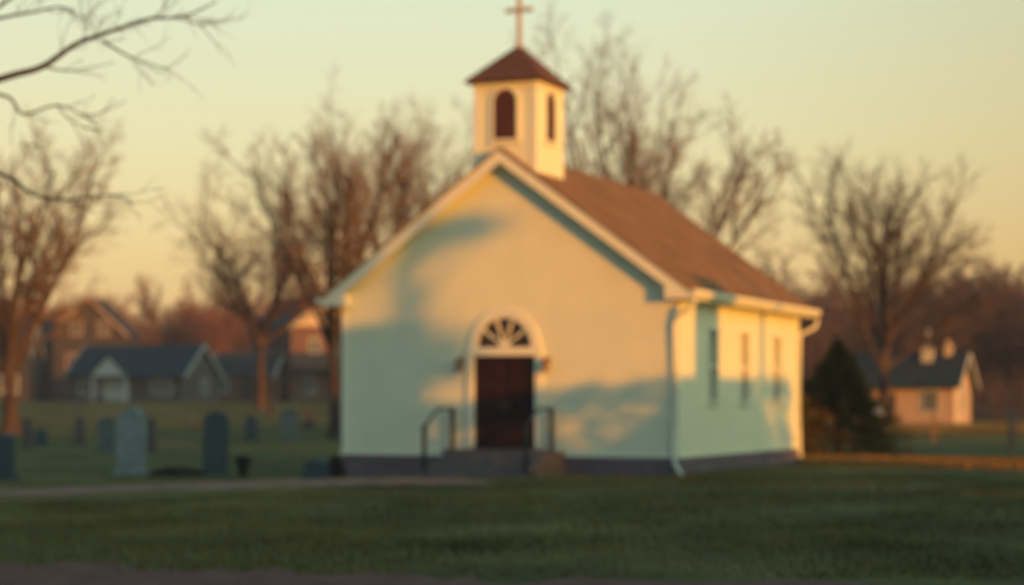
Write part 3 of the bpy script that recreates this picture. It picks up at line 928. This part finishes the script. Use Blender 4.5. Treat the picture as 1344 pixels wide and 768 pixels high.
# brick house right of it
hp = groundpt(372, 205)
hc = gable_house('brick_house', 'two storey brick house with blue roof and sunlit orange gable beside the church', hp + Vector((1.7, 3, 0)), R(90 + 33), 9.5, 7.6, 7.6, 3.1, 'wall_brick', 'slate_roof', .5,
                 wins=[('l', -2.0, 4.9, 1.5, 1.5), ('l', 1.2, 5.0, 1.0, 1.3), ('l', -2.1, 1.0, 1.2, 1.5), ('l', 1.8, 1.0, 1.2, 1.5), ('b', -2.5, 1.0, 1.0, 1.5), ('b', 2.0, 1.0, 1.0, 1.5), ('f', 2.0, 4.8, 1.0, 1.4)],
                 group='houses behind the graveyard', frame='white')
pg = MB(); pg.prism([(-4.75 - .003, -3.8, 7.58), (-4.75 - .003, 3.8, 7.58), (-4.75 - .003, 0, 10.65)], (-.06, 0, 0)); pg.build('gable_cladding', M['wall_cream'], hc)
pg = MB(); pg.box(-6.9, -4.76, -3.4, 3.6, 3.25, 3.45)
for y in (-3.2, 0, 3.4): pg.box(-6.85, -6.65, y - .1, y + .1, -.8, 3.249)
pg.build('porch', M['wall_grey'], hc)
# low red barn between them, partly hidden
hp = groundpt(322, 200)
gable_house('garage', 'low dark garage between the blue roofed low house and the brick house', hp + Vector((0, 4, 0)), R(-10), 6.5, 7, 2.6, 2.3, 'wall_brick', 'dark_roof', .3,
            wins=[('f', -1.8, 1.0, 1.0, 1.2)], doors=[('f', 1.4, 2.4, 2.2, 'wall_dark')], group='houses behind the graveyard', cat='garage')
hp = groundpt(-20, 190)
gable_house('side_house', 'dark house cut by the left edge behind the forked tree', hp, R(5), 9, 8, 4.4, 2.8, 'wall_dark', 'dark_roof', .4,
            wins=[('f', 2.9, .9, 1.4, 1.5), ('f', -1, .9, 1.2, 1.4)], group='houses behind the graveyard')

# cottage at right
hp = groundpt(1193, 122)
ck = gable_house('small_cottage', 'small tan cottage with dark roof and sunlit cream gable end in the right field', hp + Vector((-.1, 0, 0)), R(-23), 6.6, 5.2, 2.55, 1.75, 'wall_tan', 'slate_roof', .45,
                 wins=[('f', 1.9, .95, .85, 1.15), ('r', -.2, .9, .8, 1.2), ('f', -2.4, .95, .8, 1.1)], baseh=.5, doors=[('f', -.6, .9, 2.0, 'wall_dark')], cat='cottage')
c = MB(); c.box(1.03, 1.67, -.95, -.35, 3.4, 4.6); c.box(.99, 1.71, -.99, -.31, 4.602, 4.7); c.tube([(1.35, -.65, 4.7), (1.35, -.65, 5.4)], .05, 6)
c.lathe([(.0, 5.35), (.15, 5.39), (.22, 5.55), (.2, 5.7), (.1, 5.8), (0, 5.84)], 12, (1.35, -.65, 0)); c.build('roof_vent', M['white'], ck)
c = MB(); c.box(2.3, 2.72, -.38, .04, 3.6, 4.75); c.box(2.26, 2.76, -.42, .08, 4.752, 4.84); c.box(2.4, 2.62, -.28, -.06, 4.842, 5.15); c.build('chimney', M['wall_cream'], ck)
c = MB(); c.box(3.31, 3.36, -2.5, -1.6, -.3, 2.5); c.build('corner_panel', M['wall_cream'], ck)

# white parked car seen left of the tree
def car():
    p = groundpt(1138, 114)
    root = empty('parked_car', p, R(80)); tag(root, 'white car parked beside the cottage, left of the tree trunk', 'car')
    b_ = MB()
    prof = [(-2.1, .35), (2.1, .35), (2.15, .7), (1.9, .85), (1.1, .95), (.5, 1.42), (-1.2, 1.45), (-1.8, 1.0), (-2.12, .9)]
    b_.prism([(x, -.85, z) for x, z in prof], (0, 1.7, 0)); b_.build('body', M['car'], root, bevel=.06)
    for y in (-.862, .851):
        g = MB(); g.prism([(.95, y, .98), (.45, y, 1.36), (-1.1, y, 1.38), (-1.55, y, 1.0)], (0, .011, 0)); g.build('side_window', M['pane_far'], root)
    for x in (-1.3, 1.3):
        for y in (-.8, .8):
            wv = MB(); wv.tube([(x, y - .1, .32), (x, y + .1, .32)], .32, 18); wo = wv.build('wheel', M['tyre'], root)
car()

# ------------------------------------------------------------------ conifer
def conifer(px, py, height, rad, label, seed):
    p = at(px, py); root = empty('conifer_shrub', p); tag(root, label, 'shrub')
    rnd = random.Random(seed); tk = MB(); tk.tube([(0, 0, -.1), (0, 0, height * .5), (.05, 0, height * .95)], [.12, .07, .02], 7); tk.build('trunk', M['bark'], root)
    c = MB()
    for k in range(22000):
        h = rnd.random() ** .85; a = rnd.uniform(0, 6.283)
        env = rad * (1 - h) ** .90 * (1 + .14 * math.sin(a * 3 + h * 9) + .12 * math.sin(a * 5 - h * 21) + .12 * math.sin(h * 46 + a) + rnd.uniform(-.2, .32))
        r_ = env * math.sqrt(rnd.uniform(.25, 1))
        q = Vector((r_ * math.cos(a), r_ * math.sin(a), .02 + h * height * .98))
        d = Vector((math.cos(a), math.sin(a), rnd.uniform(.1, 1.2))).normalized(); s = rnd.uniform(.07, .16)
        sd = rand_perp(d, rnd) * s * .28
        c.poly([q - sd, q + d * s, q + sd])
    c.build('foliage', M['needles'], root)
conifer(1100, 601, 3.5, 1.85, 'dense dark conifer shrub beside the rear corner of the church', 3)

# ------------------------------------------------------------------ graveyard
def stone(px0, px1, yt, yb, kind, m, label, seed=0, thick=.18):
    p = at((px0 + px1) / 2, yb); D = p.y
    wd = (px1 - px0) * D / FPX; h = (yb - yt) * D / FPX + .02
    rnd = random.Random(seed)
    root = empty('headstone', p, R(rnd.uniform(-16, 4))); root.rotation_euler[1] = R(rnd.uniform(-1.5, 1.5))
    tag(root, label, 'headstone', 'headstones in the graveyard')
    a = wd / 2; b_ = MB(); bs = MB()
    bs.box(-a - .06, a + .06, -thick / 2 - .08, thick / 2 + .08, -.15, .12); bs.build('base', M[m], root, bevel=.015)
    z0 = .121
    if kind == 'round':
        pts = [(-a, z0), (a, z0)] + [(a * math.cos(math.pi * i / 14), h - a * .75 + a * .75 * math.sin(math.pi * i / 14)) for i in range(15)]
    elif kind == 'shoulder':
        pts = [(-a, z0), (a, z0), (a, h - .3 * wd), (a * .72, h - .3 * wd), (a * .62, h - .18 * wd)] + [(a * .6 * math.cos(math.pi * i / 8), h - .16 * wd + .16 * wd * math.sin(math.pi * i / 8)) for i in range(9)] + [(-a * .62, h - .18 * wd), (-a * .72, h - .3 * wd), (-a, h - .3 * wd)]
    elif kind == 'slab':
        pts = [(-a, z0), (a, z0), (a, h - .06), (a * .5, h - .01), (0, h), (-a * .5, h - .01), (-a, h - .06)]
    else:
        pts = [(-a, z0), (a, z0), (a * .85, h * .86), (0, h), (-a * .85, h * .86)]
    b_.prism([(x, -thick / 2, z) for x, z in pts], (0, thick, 0)); b_.build('tablet', M[m], root, bevel=.012)
    return root
stone(154, 191, 536, 622, 'shoulder', 'pale_stone', 'tall pale headstone with shouldered top near the path', 1, .28)
stone(266, 299, 541, 623, 'round', 'dark_stone', 'tall dark round topped headstone beside the black planter', 2, .24)
stone(-6, 18, 572, 630, 'slab', 'dark_stone', 'dark squat headstone cut by the left edge of the view', 3, .3)
stone(129, 152, 549, 594, 'slab', 'grey_stone', 'greyish slab headstone just left of the tall pale one', 4)
stone(97, 111, 545, 583, 'peak', 'brown_stone', 'narrow brown headstone left of the grey slab', 5)
stone(45, 62, 563, 585, 'round', 'dark_stone', 'small low dark headstone right of the forked tree', 6)
stone(30, 43, 550, 588, 'slab', 'brown_stone', 'brownish headstone close behind the low dark one by the forked tree', 7)
stone(192, 204, 547, 594, 'peak', 'brown_stone', 'narrow brown headstone just right of the tall pale one', 8)
stone(322, 338, 547, 578, 'round', 'dark_stone', 'small dark upright headstone beyond the black planter', 9)
stone(369, 391, 537, 577, 'slab', 'grey_stone', 'grey headstone midway between the planter and the church', 10)
stone(397, 413, 535, 561, 'slab', 'dark_stone', 'far dark headstone near the church wall', 11)
stone(437, 448, 549, 563, 'round', 'brown_stone', 'tiny brown headstone touching the church corner in view', 12)
stone(400, 433, 606, 627, 'slab', 'dark_stone', 'low wide bluish headstone at the left corner of the church', 13, .35)

def planter():
    p = at(319, 626); root = empty('planter', p); tag(root, 'black tapered planter beside the dark round headstone', 'planter')
    b_ = MB(); b_.lathe([(.0, .0), (.12, .0), (.11, .05), (.16, .3), (.21, .46), (.22, .5), (.19, .5), (.18, .44), (0, .42)], 18); b_.build('pot', M['pot'], root, smooth=True)
    f_ = MB(); rnd = random.Random(2)
    for k in range(120):
        q = Vector((rnd.gauss(0, .07), rnd.gauss(0, .07), .42)); d = Vector((rnd.gauss(0, .4), rnd.gauss(0, .4), 1)).normalized(); f_.poly([q, q + rand_perp(d, rnd) * .03, q + d * rnd.uniform(.06, .16)])
    f_.build('foliage', M['bark_dark'], root)
planter()

def low_shrub(px, py, wd, h, name, label, m, seed, cat='shrub', n=2600):
    p = at(px, py); root = empty(name, p); tag(root, label, cat); rnd = random.Random(seed)
    s_ = MB(); f_ = MB()
    for k in range(40):
        a = rnd.uniform(0, 6.28); e = Vector((math.cos(a) * wd * .4 * rnd.random(), math.sin(a) * .3 * rnd.random(), h * rnd.uniform(.5, .95)))
        s_.tube([Vector((e.x * .3, e.y * .3, -.05)), e], [.012, .005], 4)
    s_.build('stem', M['bark_dark'], root)
    for k in range(n):
        u = rnd.uniform(-1, 1); q = Vector((u * wd / 2, rnd.gauss(0, .18), rnd.random() * h * (1 - u * u) ** .5 * rnd.uniform(.6, 1.1)))
        d = Vector((rnd.gauss(0, 1), rnd.gauss(0, 1), 1)).normalized(); f_.poly([q, q + d * .07, q + rand_perp(d, rnd) * .04])
    f_.build('foliage', m, root)
low_shrub(232, 625, 1.35, .22, 'low_shrub', 'low dead brown shrub between the pale and the dark tall headstones', M['bark_dark'], 4, n=1100)
low_shrub(440, 626, .45, .5, 'low_shrub', 'small dark clump against the left corner of the church', M['bark_dark'], 5, n=1500)

def flowers():
    p = at(254, 575); root = empty('flower_bunch', p); tag(root, 'pink flower bunch on a stake left of the dark round headstone', 'flowers')
    s_ = MB(); s_.tube([(0, 0, 0), (.02, 0, .55)], .012, 5); s_.build('stake', M['stem'], root)
    f_ = MB(); rnd = random.Random(8)
    for k in range(9):
        c = Vector((rnd.gauss(0, .09), rnd.gauss(0, .07), .62 + rnd.gauss(0, .1)))
        f_.lathe([(0, -.05), (.05, -.03), (.075, .02), (.05, .05), (0, .04)], 7, c)
    f_.build('petals', M['pink'], root)
flowers()

# posts
def post(px, py, yt, name, label, m, r_=.06, group=None, cap=False):
    p = at(px, py); h = (py - yt) * p.y / FPX
    b_ = MB(); b_.box(-r_, r_, -r_, r_, -.3, h - .04); b_.prism([(-r_, -r_, h - .04), (r_, -r_, h - .04), (0, -r_, h)], (0, 2 * r_, 0))
    o = b_.build(name, m); o.location = p; tag(o, label, 'post', group)
post(355, 545, 493, 'metal_post', 'thin dark post in front of the brick house', M['iron'], .12)
post(1225, 580, 536, 'fence_post', 'thin brown post in the field in front of the cottage window', M['post_wood'], .05)
post(1328, 591, 538, 'fence_post', 'stout orange lit post at the right edge of the field', M['post_wood'], .10)
def fence():
    a = at(1284, D=126); b_ = at(1372, D=122)
    root = empty('rail_fence', a); tag(root, 'low wooden rail fence running right from the cottage', 'fence')
    d = b_ - a; n = 9
    for i in range(n):
        q = d * (i / (n - 1)); m = MB(); m.box(q.x - .06, q.x + .06, q.y - .06, q.y + .06, q.z - .3, q.z + 1.15); m.build('fence_post', M['post_wood'], root)
    for z in (.35, .7, 1.02):
        m = MB(); m.prism([(0, -.085, z), (d.x, d.y - .085, z + d.z), (d.x, d.y - .085, z + .12 + d.z), (0, -.085, z + .12)], (0, .024, 0)); m.build('rail', M['post_wood'], root)
fence()

# ------------------------------------------------------------------ unseen shade casters added toward the low sun, beyond the right edge of the view
P_ = Vector((.787, .617, 0)); Q_ = Vector((.617, -.787, 0)); S_ = Vector((.3875, .922, 0))
def uv(u, v): return P_ * u + Q_ * v
SIDE = 'unseen houses casting shade, outside the picture'
# long low house: ridge parallel to the side wall of the church, 29 m toward the sun
A = Vector((3.81, 46.5, 0)) + Q_ * 29
u0 = 31.9; u1 = 37.2
sa = (u0 - A.dot(P_)) / S_.dot(P_); sb = (u1 - A.dot(P_)) / S_.dot(P_)
mid_ = A + S_ * (sa + sb) / 2
mid_.z = 0
RH1 = 5.05
lh = gable_house('long_shade_house', 'unseen long low house added beyond the right edge to shade the church side wall', mid_, math.atan2(S_.y, S_.x), sb - sa - .7, 5, 2.8, RH1 - 2.8 - .18, 'wall_grey', 'dark_roof', .3,
                 wins=[('b', -1.8, .9, 1.2, 1.2), ('b', 1.5, .9, 1.2, 1.2)], group=SIDE)
# broad chimney on its ridge, sized for an upright band of shade
def uh(u): return (u - mid_.dot(P_)) / S_.dot(P_)
cw = MB(); ca_, cb_ = uh(33.0), uh(34.3)
cw.box(ca_, cb_, -.4, .4, 3.5, 7.3); cw.box(ca_ - .05, cb_ + .05, -.45, .45, 7.302, 7.42); cw.build('chimney', M['wall_brick'], lh)
def open_hedge(ua, ub, label, seed):  # unseen porous hedge, added so broken sunlight reaches the church walls
    rnd = random.Random(seed)
    ta = (ua - A.dot(P_)) / S_.dot(P_); tb = (ub - A.dot(P_)) / S_.dot(P_); Lh = tb - ta
    root = empty('shade_hedge', A + S_ * ta, math.atan2(S_.y, S_.x)); tag(root, label, 'hedge')
    st_ = MB(); f_ = MB()
    for k in range(int(Lh * 5)):
        x = rnd.uniform(0, Lh); st_.tube([(x, rnd.gauss(0, .2), -.2), (x + rnd.gauss(0, .1), rnd.gauss(0, .3), 2.4), (x + rnd.gauss(0, .25), rnd.gauss(0, .35), 4.8)], [.04, .03, .01], 5)
    st_.build('stem', M['bark'], root)
    n = int(Lh * 5 * 165)
    for k in range(n):
        z = rnd.uniform(0, 5.0) if rnd.random() < .52 else rnd.uniform(0, 3.5) if rnd.random() < .5 else (rnd.uniform(4.5, 5.05) if rnd.random() < .5 else rnd.uniform(2.9, 3.9))
        q = Vector((rnd.uniform(0, Lh), rnd.gauss(0, .35), z)); d_ = Vector((rnd.gauss(0, 1), rnd.gauss(0, 1), rnd.gauss(0, 1))).normalized(); e = rand_perp(d_, rnd) * .07
        f_.poly([q - e, q + e, q + e * .6 + d_ * .18, q - e * .6 + d_ * .18])
    f_.build('foliage', M['hedge'], root)
open_hedge(28.35, 31.7, 'unseen thin tall hedge added at the near end of the long low house for broken shade', 5)
open_hedge(37.4, 40.4, 'unseen thin tall hedge added at the far end of the long low house for broken shade', 6)
th = uv(23.05, 4)
gable_house('tall_shade_house', 'unseen tall two storey house added beyond the right edge to shade the church front', th + Vector((0, 0, 0)), math.atan2(P_.y, P_.x), 10.6, 7, 5.2, 2.55, 'wall_grey', 'dark_roof', .2,
            wins=[('b', -3, .9, 1.2, 1.2), ('b', 2.5, .9, 1.2, 1.2), ('b', 0, 3.4, 1.2, 1.2)], group=SIDE)
gable_house('front_shade_house', 'unseen wide house added behind the camera to shade the foreground lawn', uv(10.4, 16), math.atan2(P_.y, P_.x), 17.4, 8, 5.2, 3.2, 'wall_tan', 'dark_roof', .2,
            wins=[('b', -3, .9, 1.2, 1.2), ('b', 2.5, .9, 1.2, 1.2)], group=SIDE)
gable_house('end_shade_house', 'unseen last house of the row, added to shade the right field', uv(53.2, -6), math.atan2(P_.y, P_.x), 19.0, 8, 5.4, 3.2, 'wall_tan', 'dark_roof', .2,
            wins=[('b', -3, .9, 1.2, 1.2), ('b', 2.5, .9, 1.2, 1.2)], group=SIDE)
gable_house('rear_house', 'house standing behind and left of the camera', uv(-8, 20), math.atan2(P_.y, P_.x), 16, 8, 5.2, 3.2, 'wall_tan', 'dark_roof', .2,
            wins=[('b', -3, .9, 1.2, 1.2), ('b', 2.5, .9, 1.2, 1.2)], group=SIDE)
# utility pole and a bare tree that throw the narrow bands
up = MB(); pp = uv(37.9, -13); up.tube([(0, 0, -.3), (0, 0, 8.5)], [.19, .13], 10); upo = up.build('utility_pole', M['post_wood']); upo.location = pp
tag(upo, 'wooden utility pole beyond the right edge, throwing a thin shadow on the church side', 'pole')
def shade_tree():
    loc = uv(28.33, 12); root = empty('bare_tree', loc)
    tag(root, 'tree beyond the right edge whose few limbs shade the upper left of the church front', 'tree')
    t = MB(); t.tube([(0, 0, -.3), (.02, 0, 4), (-.03, 0, 9), (.05, 0, 11.5)], [.22, .16, .12, .05], 8)
    for a, b_, r_ in (((0, 0, 8.6), P_ * 1.05 + Vector((0, 0, 10.8)), .07), ((0, 0, 7.5), -P_ * 1.2 + Vector((0, 0, 10.5)), .05), ((0, 0, 9.8), P_ * .9 + Vector((0, 0, 11.0)), .05)):
        t.tube([a, Vector(a).lerp(Vector(b_), .5) + Vector((0, 0, .2)), b_], [r_, r_ * .7, r_ * .3], 6)
    t.build('trunk', M['bark'], root)
    f_ = MB(); rnd = random.Random(4)
    for c, sx1, sz1, n in ((P_ * .62 + Vector((0, 0, 10.75)), .46, .22, 700), (P_ * .2 + Vector((0, 0, 10.5)), .25, .3, 260), (-P_ * .05 + Vector((0, 0, 9.5)), .17, 1.0, 520),
                            (-P_ * 1.05 + Vector((0, 0, 10.2)), .55, .55, 900), (-P_ * 1.35 + Vector((0, 0, 9.2)), .35, .5, 420), (P_ * .42 + Vector((0, 0, 7.7)), .36, .55, 900)):
        for k in range(n):
            q = c + P_ * rnd.gauss(0, sx1 * .6) + Q_ * rnd.gauss(0, .4) + Vector((0, 0, rnd.gauss(0, sz1 * .7)))
            d_ = Vector((rnd.gauss(0, 1), rnd.gauss(0, 1), rnd.gauss(0, 1))).normalized(); e = rand_perp(d_, rnd) * .05
            f_.poly([q - e, q + e, q + d_ * .13])
    f_.build('crown', M['hedge'], root)
shade_tree()
# barn added behind the church: hidden from here, it keeps the low sun off the houses behind the graveyard
bp_ = uv(97, -120)
gable_house('shade_barn', 'unseen long building added behind the church to shade the far houses', bp_ + Vector((0, 0, gz(bp_.x, bp_.y))), math.atan2(P_.y, P_.x), 31, 9, 6.0, 4.9, 'wall_dark', 'dark_roof', .3, wins=[('f', -6, 2, 1.2, 1.2), ('f', 5, 2, 1.2, 1.2)], cat='shade_barn')

# ------------------------------------------------------------------ grass blades
def grass():
    rnd = random.Random(12); m = MB()
    clumps = [(rnd.uniform(-10, 10), rnd.uniform(19, 46), rnd.uniform(.2, .9)) for _ in range(240)]
    for k in range(64000):
        if rnd.random() < .45:
            c = clumps[rnd.randrange(len(clumps))]; x = rnd.gauss(c[0], c[2]); y = rnd.gauss(c[1], c[2]); h = rnd.uniform(.05, .15)
        else:
            y = 19 + 29 * rnd.random() ** 1.2; x = rnd.uniform(-.29, .29) * y; h = rnd.uniform(.03, .08)
        if y < 20.8 - .18 * (x + 5): continue
        pxx = CX + x / y * FPX; pyy = HY + (EYE - gz(x, y)) / y * FPX
        if pxx < 650 and abs(pyy - (650 - pxx * .027)) < 7: continue
        z = gz(x, y) - .03; a = rnd.uniform(0, 3.14); w_ = rnd.uniform(.008, .02)
        dx, dy = math.cos(a) * w_, math.sin(a) * w_
        m.poly([(x - dx, y - dy, z), (x + dx, y + dy, z), (x + rnd.gauss(0, .03), y + rnd.gauss(0, .03), z + h)])
    for (n, xa, xb, ya, yb, h0, h1) in ((8000, 1120, 1360, 560, 567, .2, .45),):
        for k in range(n):
            px = rnd.uniform(xa, xb); py = rnd.uniform(ya, yb)
            d_ = (EYE - .2) * FPX / (py - HY)
            x = (px - CX) / FPX * d_; z = gz(x, d_) - .03; a = rnd.uniform(0, 3.14); w_ = rnd.uniform(.015, .03)
            m.poly([(x - math.cos(a) * w_, d_ - math.sin(a) * w_, z), (x + math.cos(a) * w_, d_ + math.sin(a) * w_, z), (x + rnd.gauss(0, .04), d_ + rnd.gauss(0, .04), z + rnd.uniform(h0, h1))])
    dm = MB()  # blades whose colour paints the sunlit streak across the field
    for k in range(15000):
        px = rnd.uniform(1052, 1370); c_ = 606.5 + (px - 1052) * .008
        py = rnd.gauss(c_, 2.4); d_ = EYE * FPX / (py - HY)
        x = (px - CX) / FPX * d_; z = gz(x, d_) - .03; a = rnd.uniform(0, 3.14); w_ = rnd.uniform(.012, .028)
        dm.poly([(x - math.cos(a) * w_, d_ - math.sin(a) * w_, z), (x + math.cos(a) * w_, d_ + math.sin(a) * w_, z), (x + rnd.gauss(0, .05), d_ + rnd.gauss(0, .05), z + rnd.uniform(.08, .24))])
    tag(dm.build('sun_streak_grass', M['sun_streak']), 'strip of grass coloured brighter as a sun streak beyond the church at right', 'grass', kind='stuff')
    o = m.build('grass', M['blade']); tag(o, 'short dark lawn grass in front of the church', 'grass', kind='stuff')
grass()
